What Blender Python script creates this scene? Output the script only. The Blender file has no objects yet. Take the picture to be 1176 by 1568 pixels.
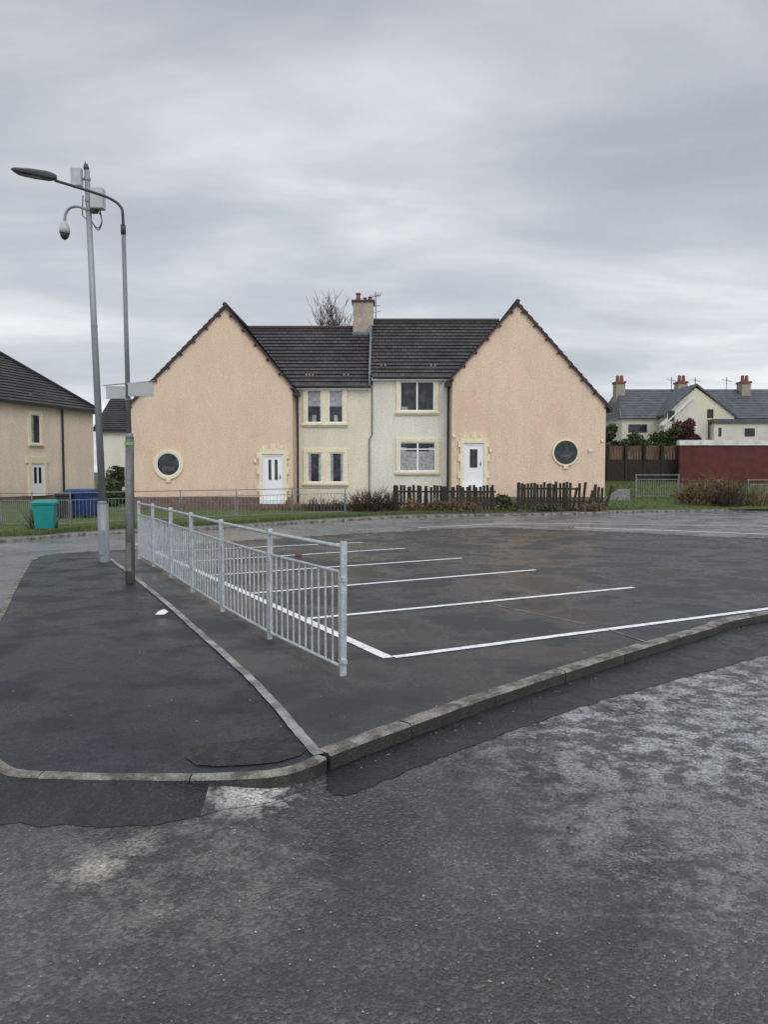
import bpy, bmesh, math, random
from mathutils import Vector, Matrix
random.seed(7)
scene=bpy.context.scene
# ---------------------------------------------------------------- survey helpers
F=1178.0; TH=math.atan(64/F); CT,ST=math.cos(TH),math.sin(TH); H=1.6
def gp(u,v,z=0.0):
    y=(784-v)/F; f=CT+y*ST; k=(z-H)/(-ST+y*CT)
    return ((u-588)/F*k, f*k)
def fx(u,d,v=680):
    y=(784-v)/F; return (u-588)/F*d/(CT+y*ST)
def fz(v,d):
    y=(784-v)/F; return H+d*(-ST+y*CT)/(CT+y*ST)
def S(u,v,d): return Vector((fx(u,d,v),d,fz(v,d)))
def smooth(pts,n=8):
    out=[]; P=[pts[0]]+list(pts)+[pts[-1]]
    for i in range(1,len(P)-2):
        a,b,c,d=[Vector(p) for p in P[i-1:i+3]]
        for j in range(n):
            t=j/n
            out.append(0.5*((2*b)+(c-a)*t+(2*a-5*b+4*c-d)*t*t+(3*b-a-3*c+d)*t**3))
    out.append(Vector(P[-1])); return out
def uniform(pts,ds):
    pts=[Vector((p[0],p[1])) for p in pts]; out=[pts[0]]; acc=0
    for i in range(1,len(pts)):
        a,b=pts[i-1],pts[i]; L=(b-a).length
        if L<1e-6: continue
        t=ds-acc
        while t<=L: out.append(a.lerp(b,t/L)); t+=ds
        acc=L-(t-ds)
    if (out[-1]-pts[-1]).length>ds*.3: out.append(pts[-1])
    return out
def offset(pts,w):   # to the right of travel
    out=[]
    for i,p in enumerate(pts):
        d=(pts[min(i+1,len(pts)-1)]-pts[max(i-1,0)]).normalized()
        out.append(p+Vector((d.y,-d.x))*w)
    return out
def jag(pts,amp,n=5):
    return [p+Vector((random.uniform(-amp,amp),random.uniform(-amp,amp))) for p in smooth(pts,n)]
# ---------------------------------------------------------------- materials
def newmat(name):
    m=bpy.data.materials.new(name); m.use_nodes=True
    nt=m.node_tree; b=nt.nodes['Principled BSDF']; return m,nt,b
def nd(nt,t,**k):
    n=nt.nodes.new(t)
    for a,v in k.items():
        if a in n.inputs.keys(): n.inputs[a].default_value=v
        else: setattr(n,a,v)
    return n
def noise(nt,co,scale,detail=5,rough=.6):
    n=nd(nt,'ShaderNodeTexNoise'); n.inputs['Scale'].default_value=scale
    n.inputs['Detail'].default_value=detail; n.inputs['Roughness'].default_value=rough
    nt.links.new(co,n.inputs['Vector']); return n.outputs['Fac']
def ramp(nt,src,stops):
    r=nd(nt,'ShaderNodeValToRGB'); e=r.color_ramp.elements
    e[0].position=stops[0][0]; e[1].position=stops[-1][0]
    def c(v): return (v,v,v,1) if isinstance(v,(int,float)) else (*v,1)
    e[0].color=c(stops[0][1]); e[1].color=c(stops[-1][1])
    for p,v in stops[1:-1]:
        q=e.new(p); q.color=c(v)
    nt.links.new(src,r.inputs['Fac']); return r.outputs['Color']
def mix(nt,f,a,b,mode='MIX'):
    m=nd(nt,'ShaderNodeMix',data_type='RGBA',blend_type=mode)
    for s,i in ((f,0),(a,6),(b,7)):
        if isinstance(s,(int,float)): m.inputs[i].default_value=s if i==0 else (s,s,s,1)
        elif isinstance(s,tuple): m.inputs[i].default_value=(*s,1)
        else: nt.links.new(s,m.inputs[i])
    return m.outputs[2]
def mth(nt,op,a,b=None,clamp=False):
    m=nd(nt,'ShaderNodeMath',operation=op); m.use_clamp=clamp
    for s,i in ((a,0),(b,1)):
        if s is None: continue
        if isinstance(s,(int,float)): m.inputs[i].default_value=s
        else: nt.links.new(s,m.inputs[i])
    return m.outputs[0]
def bump(nt,b,h,strength,dist):
    n=nd(nt,'ShaderNodeBump'); n.inputs['Strength'].default_value=strength; n.inputs['Distance'].default_value=dist
    nt.links.new(h,n.inputs['Height']); nt.links.new(n.outputs[0],b.inputs['Normal'])
def M(name,c1,c2=None,scale=3,rough=.8,bs=0,bscale=60,metal=0,spec=.4,lo=.35,hi=.65,fine=.0,fscale=120,streak=False):
    m,nt,b=newmat(name); tc=nd(nt,'ShaderNodeTexCoord'); co=tc.outputs['Object']
    co2=co
    if streak:
        mp=nd(nt,'ShaderNodeMapping'); mp.inputs['Scale'].default_value=(1,1,.15)
        nt.links.new(co,mp.inputs[0]); co2=mp.outputs[0]
    c2=c2 or tuple(x*.8 for x in c1)
    col=ramp(nt,noise(nt,co2,scale,4),[(lo,c1),(hi,c2)])
    if fine: col=mix(nt,1.0,col,ramp(nt,noise(nt,co,fscale,2,.7),[(.3,1-fine),(.7,1+fine)]),'MULTIPLY')
    nt.links.new(col,b.inputs['Base Color'])
    b.inputs['Roughness'].default_value=rough; b.inputs['Metallic'].default_value=metal
    b.inputs['Specular IOR Level'].default_value=spec
    if bs: bump(nt,b,noise(nt,co,bscale,3,.7),bs,.02)
    return m
def roughcast(name,c1,c2,c3):
    m,nt,b=newmat(name); tc=nd(nt,'ShaderNodeTexCoord'); co=tc.outputs['Object']
    col=ramp(nt,noise(nt,co,.45,6,.66),[(.35,c1),(.5,c2),(.66,c3)])
    mp=nd(nt,'ShaderNodeMapping'); mp.inputs['Scale'].default_value=(1.6,1.6,.45); nt.links.new(co,mp.inputs[0])
    col=mix(nt,1.0,col,ramp(nt,noise(nt,mp.outputs[0],.9,5,.7),[(.3,.92),(.6,1.03)]),'MULTIPLY')
    col=mix(nt,1.0,col,ramp(nt,noise(nt,co,14,3,.9),[(.30,.78),(.5,1.0),(.70,1.2)]),'MULTIPLY')
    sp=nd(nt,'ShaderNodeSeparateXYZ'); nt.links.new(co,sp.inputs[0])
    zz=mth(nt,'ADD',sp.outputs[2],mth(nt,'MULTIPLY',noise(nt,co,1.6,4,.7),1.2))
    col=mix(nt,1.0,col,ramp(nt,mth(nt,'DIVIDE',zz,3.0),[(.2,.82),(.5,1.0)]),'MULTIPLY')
    nt.links.new(col,b.inputs['Base Color']); b.inputs['Roughness'].default_value=.95; b.inputs['Specular IOR Level'].default_value=.15
    bump(nt,b,noise(nt,co,30,3,.8),.8,.035)
    return m
def asphalt(name,dark,light,stone,rlo,rhi,bstr,pscale,patches=(),spec=.5,rl=.42,rh=.6,contrast=.85,mott=None,pl=.3,ph=.7):
    m,nt,b=newmat(name); tc=nd(nt,'ShaderNodeTexCoord'); co=tc.outputs['Object']
    big=noise(nt,co,pscale,6,.62)
    vor=nd(nt,'ShaderNodeTexVoronoi'); vor.inputs['Scale'].default_value=stone; nt.links.new(co,vor.inputs['Vector'])
    bw=nd(nt,'ShaderNodeRGBToBW'); nt.links.new(vor.outputs['Color'],bw.inputs[0])
    base=ramp(nt,big,[(pl,dark),(ph,light)])
    st=ramp(nt,bw.outputs[0],[(.15,.55),(.6,1.0),(.8,1.6),(.95,2.6)])
    col=mix(nt,contrast,base,st,'MULTIPLY')
    grain=noise(nt,co,stone*2.2,2,.6)
    col=mix(nt,.8,col,ramp(nt,grain,[(.3,.65),(.7,1.35)]),'MULTIPLY')
    rr=ramp(nt,noise(nt,co,pscale*1.7,5,.6),[(rl,rlo),(rh,rhi)])
    if patches or mott:
        nn=noise(nt,co,6.5,7,.74)
        pn=mth(nt,'MULTIPLY',mth(nt,'SUBTRACT',nn,.52),3.6)
    def dist(px,py):
        vm=nd(nt,'ShaderNodeVectorMath',operation='DISTANCE'); vm.inputs[1].default_value=(px,py,-.08)
        nt.links.new(co,vm.inputs[0]); return vm.outputs['Value']
    for (px,py,r,strength,c) in patches:
        k=mth(nt,'SUBTRACT',1.0,mth(nt,'DIVIDE',dist(px,py),r))
        k=mth(nt,'ADD',k,pn)
        k=mth(nt,'MULTIPLY',mth(nt,'MULTIPLY',k,1.6*strength,True),strength,True)
        # stop the patch reaching beyond 1.8 radii
        k=mth(nt,'MULTIPLY',k,mth(nt,'MULTIPLY',mth(nt,'SUBTRACT',1.8,mth(nt,'DIVIDE',dist(px,py),r)),2.0,True))
        col=mix(nt,k,col,mix(nt,1.0,c,ramp(nt,bw.outputs[0],[(.1,.4),(.7,1.3)]),'MULTIPLY'))
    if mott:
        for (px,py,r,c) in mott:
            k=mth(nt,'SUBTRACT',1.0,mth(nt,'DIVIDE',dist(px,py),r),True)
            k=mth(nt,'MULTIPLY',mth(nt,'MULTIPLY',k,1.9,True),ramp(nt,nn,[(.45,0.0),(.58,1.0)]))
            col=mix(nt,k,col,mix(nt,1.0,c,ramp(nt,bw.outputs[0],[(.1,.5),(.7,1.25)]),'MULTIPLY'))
    nt.links.new(col,b.inputs['Base Color'])
    nt.links.new(rr,b.inputs['Roughness']); b.inputs['Specular IOR Level'].default_value=spec
    hgt=mth(nt,'SUBTRACT',grain,mth(nt,'MULTIPLY',vor.outputs['Distance'],.8))
    bump(nt,b,hgt,bstr,.01)
    return m
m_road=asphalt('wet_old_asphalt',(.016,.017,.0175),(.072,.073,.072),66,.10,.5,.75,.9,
   patches=[(*gp(385,1222,-.08),.25,1.0,(.50,.48,.45)),(*gp(150,1328,-.08),.22,1.0,(.38,.35,.30)),(*gp(240,1398,-.08),.11,.7,(.28,.26,.22)),
            (*gp(215,1292,-.08),.15,.8,(.34,.32,.28))],
   mott=[(*gp(1160,1100,-.08),2.5,(.34,.35,.36)),(*gp(1100,1300,-.08),1.0,(.16,.165,.17)),(*gp(260,1330,-.08),.9,(.12,.115,.105))],spec=.8,rl=.38,rh=.60,pl=.34,ph=.62)  # first mottle: sky sheen on the wet road, painted as paler base colour
m_park=asphalt('wet_new_asphalt',(.009,.011,.014),(.023,.026,.030),90,.06,.5,.35,.42,spec=.5,rl=.40,rh=.56,pl=.36,ph=.64)
m_pave=asphalt('damp_pavement_asphalt',(.010,.0125,.0165),(.026,.030,.037),80,.2,.6,.6,.9,spec=.38,pl=.36,ph=.64)
m_tar=asphalt('tar_joint',(.009,.010,.012),(.023,.024,.026),80,.10,.4,.5,2.5,spec=.45)
m_patch=asphalt('patched_tar',(.012,.012,.012),(.030,.028,.027),60,.35,.6,.9,6,spec=.35)
m_farroad=asphalt('worn_road_asphalt',(.10,.105,.11),(.20,.205,.21),70,.10,.45,.4,.5,contrast=.5)
m_farpave=asphalt('far_pavement',(.075,.068,.062),(.13,.122,.115),60,.3,.6,.5,.8)
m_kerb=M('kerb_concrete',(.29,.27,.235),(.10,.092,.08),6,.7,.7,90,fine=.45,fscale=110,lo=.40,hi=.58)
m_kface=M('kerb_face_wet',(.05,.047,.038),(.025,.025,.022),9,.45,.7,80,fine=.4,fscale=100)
m_edge=M('edging_concrete',(.36,.355,.34),(.15,.145,.14),4,.6,.4,90,fine=.3,lo=.4,hi=.58)
m_white=M('road_paint',(.86,.87,.88),(.42,.43,.44),9,.5,.3,90,lo=.50,hi=.76,fine=.18,fscale=60)
m_ground=M('earth',(.05,.06,.03),(.08,.07,.05),.3,.95)
m_grass=M('grass',(.065,.11,.024),(.11,.125,.05),1.5,.95,.9,40,spec=.2,fine=.45,fscale=25)
m_blade=M('grass_blades',(.075,.135,.03),(.14,.15,.07),2,.8,spec=.2)
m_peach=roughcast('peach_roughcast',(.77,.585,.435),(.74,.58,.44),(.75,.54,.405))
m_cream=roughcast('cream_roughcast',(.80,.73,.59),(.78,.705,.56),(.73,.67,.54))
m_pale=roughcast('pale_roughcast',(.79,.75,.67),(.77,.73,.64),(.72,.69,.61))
m_sur=M('cream_render_surround',(.80,.71,.50),(.72,.64,.46),2,.8,spec=.3,fine=.12,fscale=14)
m_base=M('base_course',(.20,.125,.095),(.12,.085,.07),2,.9,.5,40,fine=.3,fscale=12)
m_upvc=M('white_upvc',(.82,.83,.84),(.76,.77,.78),2,.35,spec=.5)
m_glass=M('window_glass',(.010,.012,.014),(.05,.055,.06),3.2,.06,spec=.35,lo=.45,hi=.68)
m_curt=M('curtain',(.42,.42,.42),(.22,.23,.24),8,.6,spec=.3)
m_barge=M('barge_board',(.060,.034,.029),(.038,.024,.022),3,.6)
m_gut=M('black_plastic',(.018,.018,.02),(.03,.03,.03),4,.45)
m_lead=M('lead_flashing',(.16,.19,.23),(.11,.13,.16),3,.6)
m_galv=M('galvanised_steel',(.56,.59,.60),(.38,.41,.43),9,.42,metal=.3,spec=.5,fine=.18,fscale=60)
m_galv2=M('dull_galvanised_steel',(.26,.28,.29),(.17,.18,.19),6,.5,metal=.3,fine=.15,fscale=40)
m_pole=M('painted_pole',(.24,.26,.27),(.15,.16,.17),5,.5,metal=.2,streak=True,fine=.15,fscale=40)
m_cpole=M('galvanised_column',(.30,.325,.34),(.20,.22,.23),3,.5,metal=.25,streak=True,fine=.12,fscale=50)
m_pole2=M('weathered_pole',(.21,.21,.20),(.10,.095,.09),5,.6,metal=.2,streak=True,fine=.25,fscale=40)
m_dark=M('dark_casting',(.025,.027,.03),(.04,.042,.045),8,.4)
m_cam=M('camera_housing',(.46,.48,.49),(.36,.38,.39),8,.35)
m_green=M('green_band',(.20,.42,.12),(.15,.34,.1),8,.5)
m_wood=M('weathered_timber',(.040,.035,.025),(.022,.021,.015),5,.9,.5,60,streak=True,fine=.3,fscale=30)
m_wood2=M('brown_timber',(.17,.10,.06),(.09,.055,.035),5,.85,streak=True,fine=.2)
m_wood3=M('dark_sleeper',(.035,.026,.02),(.02,.016,.013),5,.85,fine=.2)
m_twig=M('bare_twigs',(.085,.055,.04),(.045,.032,.025),6,.9)
m_dead=M('dead_stems',(.22,.15,.08),(.13,.085,.05),3,.9)
m_leafg=M('evergreen_leaves',(.035,.06,.02),(.06,.085,.03),3,.7)
m_leafr=M('russet_leaves',(.13,.045,.04),(.07,.03,.03),3,.8)
m_teal=M('teal_plastic',(.012,.26,.24),(.01,.21,.2),3,.4)
m_blue=M('blue_plastic',(.015,.045,.17),(.012,.035,.13),3,.4)
m_maroon=M('maroon_wall',(.12,.03,.026),(.075,.024,.022),2,.85,.3,30,fine=.25,fscale=20)
m_coping=M('white_coping',(.7,.7,.68),(.5,.5,.48),3,.7)
m_litter=M('paper_litter',(.8,.8,.8),(.65,.65,.65),6,.6)
m_leaf=M('fallen_leaves',(.30,.23,.13),(.14,.10,.07),30,.7)
m_pebble=M('pebbles',(.42,.40,.36),(.2,.19,.17),30,.7)
m_pot=M('clay_pot',(.26,.085,.06),(.17,.06,.05),4,.8)
m_slate=M('slate_roof',(.095,.10,.112),(.06,.066,.076),2,.6,.4,10,fine=.3,fscale=8)
def roofmat(name,a,b_):
    m,nt,b=newmat(name); tc=nd(nt,'ShaderNodeTexCoord')
    br=nd(nt,'ShaderNodeTexBrick'); br.offset=.5
    br.inputs['Scale'].default_value=1; br.inputs['Brick Width'].default_value=.3; br.inputs['Row Height'].default_value=1
    br.inputs['Mortar Size'].default_value=.018; br.inputs['Mortar Smooth'].default_value=.4
    br.inputs['Color1'].default_value=(*a,1); br.inputs['Color2'].default_value=(*b_,1); br.inputs['Mortar'].default_value=(.008,.008,.008,1)
    nt.links.new(tc.outputs['UV'],br.inputs['Vector'])
    c=mix(nt,1.0,br.outputs['Color'],ramp(nt,noise(nt,tc.outputs['Object'],.9,6,.65),[(.3,.65),(.7,1.55)]),'MULTIPLY')
    nt.links.new(c,b.inputs['Base Color']); b.inputs['Roughness'].default_value=.5; b.inputs['Specular IOR Level'].default_value=.35
    return m
m_tile=roofmat('brown_concrete_tiles',(.050,.042,.043),(.030,.026,.028))
# ---------------------------------------------------------------- mesh builder
def empty(name):
    o=bpy.data.objects.new(name,None); scene.collection.objects.link(o); return o
class B:
    def __init__(s): s.v=[]; s.f=[]; s.uv=None; s.mi=None
    def add(s,vs,fs):
        n=len(s.v); s.v+=[Vector(p) for p in vs]; s.f+=[tuple(i+n for i in f) for f in fs]; return s
    def box(s,x0,x1,y0,y1,z0,z1):
        return s.add([(x0,y0,z0),(x1,y0,z0),(x1,y1,z0),(x0,y1,z0),(x0,y0,z1),(x1,y0,z1),(x1,y1,z1),(x0,y1,z1)],
          [(0,3,2,1),(4,5,6,7),(0,1,5,4),(1,2,6,5),(2,3,7,6),(3,0,4,7)])
    def beam(s,a,b,w,h,up=(0,0,1)):
        a,b=Vector(a),Vector(b); d=(b-a).normalized(); up=Vector(up)
        sd=d.cross(up)
        if sd.length<1e-4: sd=Vector((1,0,0))
        sd.normalize(); u=sd.cross(d); vs=[]
        for p in (a,b):
            for i,j in ((-1,-1),(1,-1),(1,1),(-1,1)): vs.append(p+sd*i*w/2+u*j*h/2)
        return s.add(vs,[(0,3,2,1),(4,5,6,7),(0,1,5,4),(1,2,6,5),(2,3,7,6),(3,0,4,7)])
    def tube(s,pts,r,n=10,cap=True):
        pts=[Vector(p) for p in pts]; rs=r if isinstance(r,(list,tuple)) else [r]*len(pts)
        ref=None; base=len(s.v)
        for i,p in enumerate(pts):
            d=(pts[min(i+1,len(pts)-1)]-pts[max(i-1,0)]).normalized()
            if ref is None: ref=Vector((0,1,0)) if abs(d.y)<.9 else Vector((1,0,0))
            a=(ref-d*ref.dot(d)).normalized(); c=d.cross(a); ref=a
            for k in range(n):
                t=2*math.pi*k/n; s.v.append(p+(a*math.cos(t)+c*math.sin(t))*rs[i])
        for i in range(len(pts)-1):
            for k in range(n):
                k2=(k+1)%n
                s.f.append((base+i*n+k,base+i*n+k2,base+(i+1)*n+k2,base+(i+1)*n+k))
        if cap:
            s.f.append(tuple(base+k for k in range(n))[::-1]); s.f.append(tuple(base+(len(pts)-1)*n+k for k in range(n)))
        return s
    def prism(s,poly,y0,y1):
        n=len(poly); vs=[(x,y0,z) for x,z in poly]+[(x,y1,z) for x,z in poly]
        fs=[tuple(range(n)),tuple(range(2*n-1,n-1,-1))]+[(i,i+n,(i+1)%n+n,(i+1)%n) for i in range(n)]
        return s.add(vs,fs)
    def slab(s,poly,z0,z1):
        n=len(poly); vs=[(p[0],p[1],z1) for p in poly]+[(p[0],p[1],z0) for p in poly]
        return s.add(vs,[tuple(range(n)),tuple(range(2*n-1,n-1,-1))]+[(i,i+n,(i+1)%n+n,(i+1)%n) for i in range(n)])
    def sheet(s,poly,z):
        return s.add([(p[0],p[1],z) for p in poly],[tuple(range(len(poly)))])
    def ribbon(s,pts,w,z,off=0):
        pts=[Vector((p[0],p[1])) for p in pts]; vs=[]
        for i,p in enumerate(pts):
            d=(pts[min(i+1,len(pts)-1)]-pts[max(i-1,0)]).normalized(); n=Vector((-d.y,d.x))
            vs+= [(*(p+n*(off-w/2)),z),(*(p+n*(off+w/2)),z)]
        return s.add(vs,[(2*i,2*i+2,2*i+3,2*i+1) for i in range(len(pts)-1)])
    def strip(s,A,Bp):
        n=len(A); return s.add(list(A)+list(Bp),[(i,i+1,n+i+1,n+i) for i in range(n-1)])
    def make(s,name,mat,parent=None,smooth=False,bevel=0,T=None,mat2=None):
        me=bpy.data.meshes.new(name); vs=s.v if T is None else [T@p for p in s.v]
        me.from_pydata([tuple(p) for p in vs],[],s.f)
        me.materials.append(mat)
        if mat2: me.materials.append(mat2)
        if s.mi:
            for p,i in zip(me.polygons,s.mi): p.material_index=i
        if s.uv:
            l=me.uv_layers.new(name='UVMap')
            for i,c in enumerate(s.uv): l.data[i].uv=c
        elif not s.mi:
            bm=bmesh.new(); bm.from_mesh(me); bmesh.ops.recalc_face_normals(bm,faces=bm.faces); bm.to_mesh(me); bm.free()
        if smooth:
            for p in me.polygons: p.use_smooth=True
        o=bpy.data.objects.new(name,me); scene.collection.objects.link(o)
        if parent: o.parent=parent
        if bevel:
            md=o.modifiers.new('b','BEVEL'); md.width=bevel; md.segments=2; md.limit_method='ANGLE'
        return o
def roof(name,e0,e1,r0,r1,mat,parent,T=None,step=.33,lift=.045):
    e0,e1,r0,r1=map(Vector,(e0,e1,r0,r1))
    n=max(3,int(round(((r0-e0).length+(r1-e1).length)/2/step)))
    nrm=(e1-e0).cross(((r0+r1)/2)-e0).normalized()
    if nrm.z<0: nrm=-nrm
    b=B(); b.uv=[]; ax=(e1-e0).normalized()
    for i in range(n):
        a0=e0.lerp(r0,i/n); a1=e1.lerp(r1,i/n); c0=e0.lerp(r0,(i+1)/n); c1=e1.lerp(r1,(i+1)/n)
        L=[a0+nrm*lift,a1+nrm*lift,c1,c0]; b.add(L,[(0,1,2,3)])
        for q in L[:2]: b.uv.append(((q-e0).dot(ax),i+.04))
        for q in L[2:]: b.uv.append(((q-e0).dot(ax),i+.96))
        R=[a0-nrm*.02,a1-nrm*.02,a1+nrm*lift,a0+nrm*lift]; b.add(R,[(0,1,2,3)])
        for q in R: b.uv.append(((q-e0).dot(ax),i+.01))
    return b.make(name,mat,parent,T=T)
# ---------------------------------------------------------------- ground & roads
B().sheet([(-400,-60),(400,-60),(400,600),(-400,600)],-.10).make('ground',m_ground)
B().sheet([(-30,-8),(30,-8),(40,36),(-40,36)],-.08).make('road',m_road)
kerbR=[(16,14.8),(9.5,11.6),gp(1176,940),gp(1090,962),gp(1000,988),gp(900,1019),gp(775,1060),gp(640,1108),gp(560,1137),gp(500,1160)]
kerbL=[gp(500,1160),gp(465,1176),gp(420,1187),gp(330,1192),gp(200,1193),gp(60,1190),gp(0,1182),(-2.42,4.42),(-2.85,5.0),(-3.35,6.0),(-3.85,7.3),gp(0,935),gp(22,893),gp(44,858)]
farE=[gp(44,858),gp(60,851),gp(110,846),gp(165,843),gp(235,838),gp(330,831),gp(440,823),gp(540,817),gp(640,812),gp(720,808),gp(780,808),gp(850,811),gp(960,815),gp(1176,824),(14,18),(20,17.5)]
sR=uniform(smooth(kerbR,8),.1); sL=uniform(smooth(kerbL,8),.1); sF=uniform(smooth(farE,6),.2)
loop=sR+sL[1:]+sF[1:]
inner=offset(loop,.06)
B().slab([tuple(p) for p in inner],-.2,0).make('pavement',m_pave)
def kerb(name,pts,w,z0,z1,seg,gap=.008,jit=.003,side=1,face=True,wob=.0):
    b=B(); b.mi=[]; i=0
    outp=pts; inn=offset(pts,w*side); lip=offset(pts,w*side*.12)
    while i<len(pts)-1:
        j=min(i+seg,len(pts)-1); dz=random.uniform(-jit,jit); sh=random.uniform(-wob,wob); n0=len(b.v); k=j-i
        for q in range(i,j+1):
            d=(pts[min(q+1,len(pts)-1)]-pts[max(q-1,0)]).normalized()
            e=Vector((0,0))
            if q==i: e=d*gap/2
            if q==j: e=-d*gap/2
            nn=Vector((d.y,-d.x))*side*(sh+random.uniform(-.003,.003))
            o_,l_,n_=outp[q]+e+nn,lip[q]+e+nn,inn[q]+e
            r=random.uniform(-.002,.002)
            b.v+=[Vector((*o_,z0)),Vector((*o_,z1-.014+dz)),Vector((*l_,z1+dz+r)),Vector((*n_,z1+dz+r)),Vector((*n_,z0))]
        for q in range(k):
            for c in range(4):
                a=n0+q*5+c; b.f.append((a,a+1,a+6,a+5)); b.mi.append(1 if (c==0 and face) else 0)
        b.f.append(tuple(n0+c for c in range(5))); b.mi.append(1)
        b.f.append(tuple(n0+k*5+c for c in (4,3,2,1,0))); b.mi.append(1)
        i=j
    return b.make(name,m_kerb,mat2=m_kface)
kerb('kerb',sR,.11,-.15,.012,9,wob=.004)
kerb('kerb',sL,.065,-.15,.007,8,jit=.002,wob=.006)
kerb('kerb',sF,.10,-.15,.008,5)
# flush tarmac apron along the dropped kerb (one strip; slopes from the kerb lip to the road)
ap=[p for p in sL if p.x<=-.42 and p.y<4.9]
n=len(ap); o=offset(ap,-1.0); outer=[]; zin=[]
for i,p in enumerate(ap):
    t=min(1,(i+.6)/9,(n-1-i+.6)/9); t=t*t*(3-2*t)
    outer.append(p.lerp(o[i],(.06+.30*t)+random.uniform(-.03,.03))); zin.append(-.078+.074*t)
cutx=-1.0
iA=[i for i,p in enumerate(ap) if p.x>cutx]; iB=[i for i,p in enumerate(ap) if p.x<=cutx]
iB=[iA[-1]]+iB
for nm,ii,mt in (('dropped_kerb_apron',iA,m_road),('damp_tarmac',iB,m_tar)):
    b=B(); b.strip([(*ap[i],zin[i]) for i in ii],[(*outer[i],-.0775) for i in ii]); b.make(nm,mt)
edge=smooth([gp(487,1157),gp(455,1120),gp(415,1073),gp(368,1025),gp(306,970),gp(250,920),gp(205,884),gp(165,853)],6)
cp=[(p[0],p[1]) for p in edge]
cp+= [tuple(p) for p in smooth([gp(165,848),gp(235,840),gp(330,833),gp(440,825),gp(540,819),gp(640,814),gp(720,810.5),gp(780,810.5),gp(850,813.5),gp(960,817),gp(1176,827),(14,17.8)],5)]
cp+= [(15.9,15.1)]+[tuple(p) for p in offset(sR,.105)[2:-1:2]]
B().sheet(cp,.004).make('car_park',m_park)
B().ribbon([p+Vector((random.uniform(-.004,.004),0)) for p in edge],.065,.011).make('edging_strip',m_edge)
b=B(); b.sheet([gp(283,1160),gp(292,1146),gp(318,1139),gp(352,1137),gp(392,1131),gp(430,1122),gp(451,1124),gp(472,1148),gp(458,1158),gp(425,1168),gp(380,1172),gp(335,1174),gp(300,1172)],.0055); b.make('tarmac_patch',m_patch)
tb=[tuple(p) for p in sR if p[0]<12]+[gp(498,1172,-.076)]+[tuple(p) for p in jag([gp(497,1195,-.076),gp(523,1218,-.076),gp(600,1190,-.076),gp(720,1142,-.076),gp(860,1092,-.076),gp(980,1056,-.076),gp(1090,1026,-.076),gp(1176,1002,-.076),gp(1300,972,-.076),(10,10.6)],.02,8)]
B().sheet(tb,-.0765).make('tar_band',m_tar)
# markings
O=Vector(gp(595,1008)); e1=Vector((.884,.468)).normalized(); e2=Vector((-.468,.884))
def stripe(b,a,c,w=.08,z=.008):
    n=max(2,int((c-a).length/.12)); d=(c-a).normalized(); nn=Vector((-d.y,d.x)); A=[];Bq=[]
    for i in range(n+1):
        p=a.lerp(c,i/n); A.append((*(p-nn*(w/2+random.uniform(-.003,.003))),z)); Bq.append((*(p+nn*(w/2+random.uniform(-.003,.003))),z))
    b.strip(A,Bq)
b=B(); stripe(b,O,O+e2*11.5,.10); b.make('parking_line',m_white)
ends=[None,(970,900),(820,873),(707,855),(620,840),(555,831)]
for k in range(6):
    b=B(); a=O+e2*(1.93*k)
    c=Vector(gp(*ends[k])) if ends[k] else O+e1*8.5
    stripe(b,a+e1*.055,c,.085,.0085); b.make('parking_line',m_white)
b=B(); stripe(b,Vector(gp(930,964)),Vector(gp(990,984)),.018,.009); stripe(b,Vector(gp(735,922)),Vector(gp(930,964)),.012,.0092); b.make('tarmac_joint',m_edge)
b=B(); b.ribbon([Vector(gp(880,808,-.07)),Vector(gp(1020,812,-.07)),Vector(gp(1176,818,-.07)),Vector((13,18.9))],.12,-.07); b.make('road_marking',m_white)
b=B(); b.ribbon([Vector(gp(640,808,-.07)),Vector(gp(760,802,-.07)),Vector(gp(900,802,-.07)),Vector(gp(1176,806,-.07))],.08,-.07); b.make('road_marking',m_white)
# far road, pavement, lawn
farK=[(-22,14),(-12,16.8),gp(0,826),gp(85,819),gp(190,813),gp(330,807),gp(450,799),gp(560,793),gp(650,789),gp(790,787),gp(950,783),gp(1176,779),(30,33)]
sK=smooth(farK,5); uK=uniform(sK,.3)
fr=[tuple(p) for p in sK]+[(30,15)]+[(20,17.3),(14,17.9)]+[tuple(p) for p in reversed(sF[:-1])]+[tuple(p) for p in reversed(sL[-60:])]+[(-3.6,4.2),(-22,4)]
B().sheet(fr,-.076).make('far_road',m_farroad)
kerb('kerb',uK,.12,-.15,.0,3,side=-1,face=False)
back=[(p[0],p[1]+1.9) for p in sK]
B().slab([(p[0],p[1]+.06) for p in sK]+[tuple(p) for p in reversed(back)],-.2,-.006).make('far_pavement',m_farpave)
bm_=[(p[0],p[1]+1.1) for p in sK]
B().sheet(bm_+[(60,33),(60,120),(-80,120),(-80,14)],-.001).make('lawn',m_grass)
B().sheet([(-11,31.2),(9,31.2),(9,33.9),(-11,33.9)],.004).make('garden_path',m_farpave)
gx0,gx1=fx(928,33),40
b=B(); nx,ny=14,10; vs=[];fs=[]
for j in range(ny+1):
    for i in range(nx+1):
        t=j/ny; vs.append((gx0+(gx1-gx0)*i/nx,31.6+11*t,.004+1.15*(t**1.1)+random.uniform(-.02,.02)*(t>0)))
for j in range(ny):
    for i in range(nx):
        a=j*(nx+1)+i; fs.append((a,a+1,a+nx+2,a+nx+1))
b.add(vs,fs); b.make('garden_lawn',m_grass,smooth=True)
b=B(); b.slab([(gx0-.2,42.6),(60,42.6),(90,130),(10,130),(gx0-.2,50)],-.1,2.2); b.make('raised_terrain',m_grass)
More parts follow.
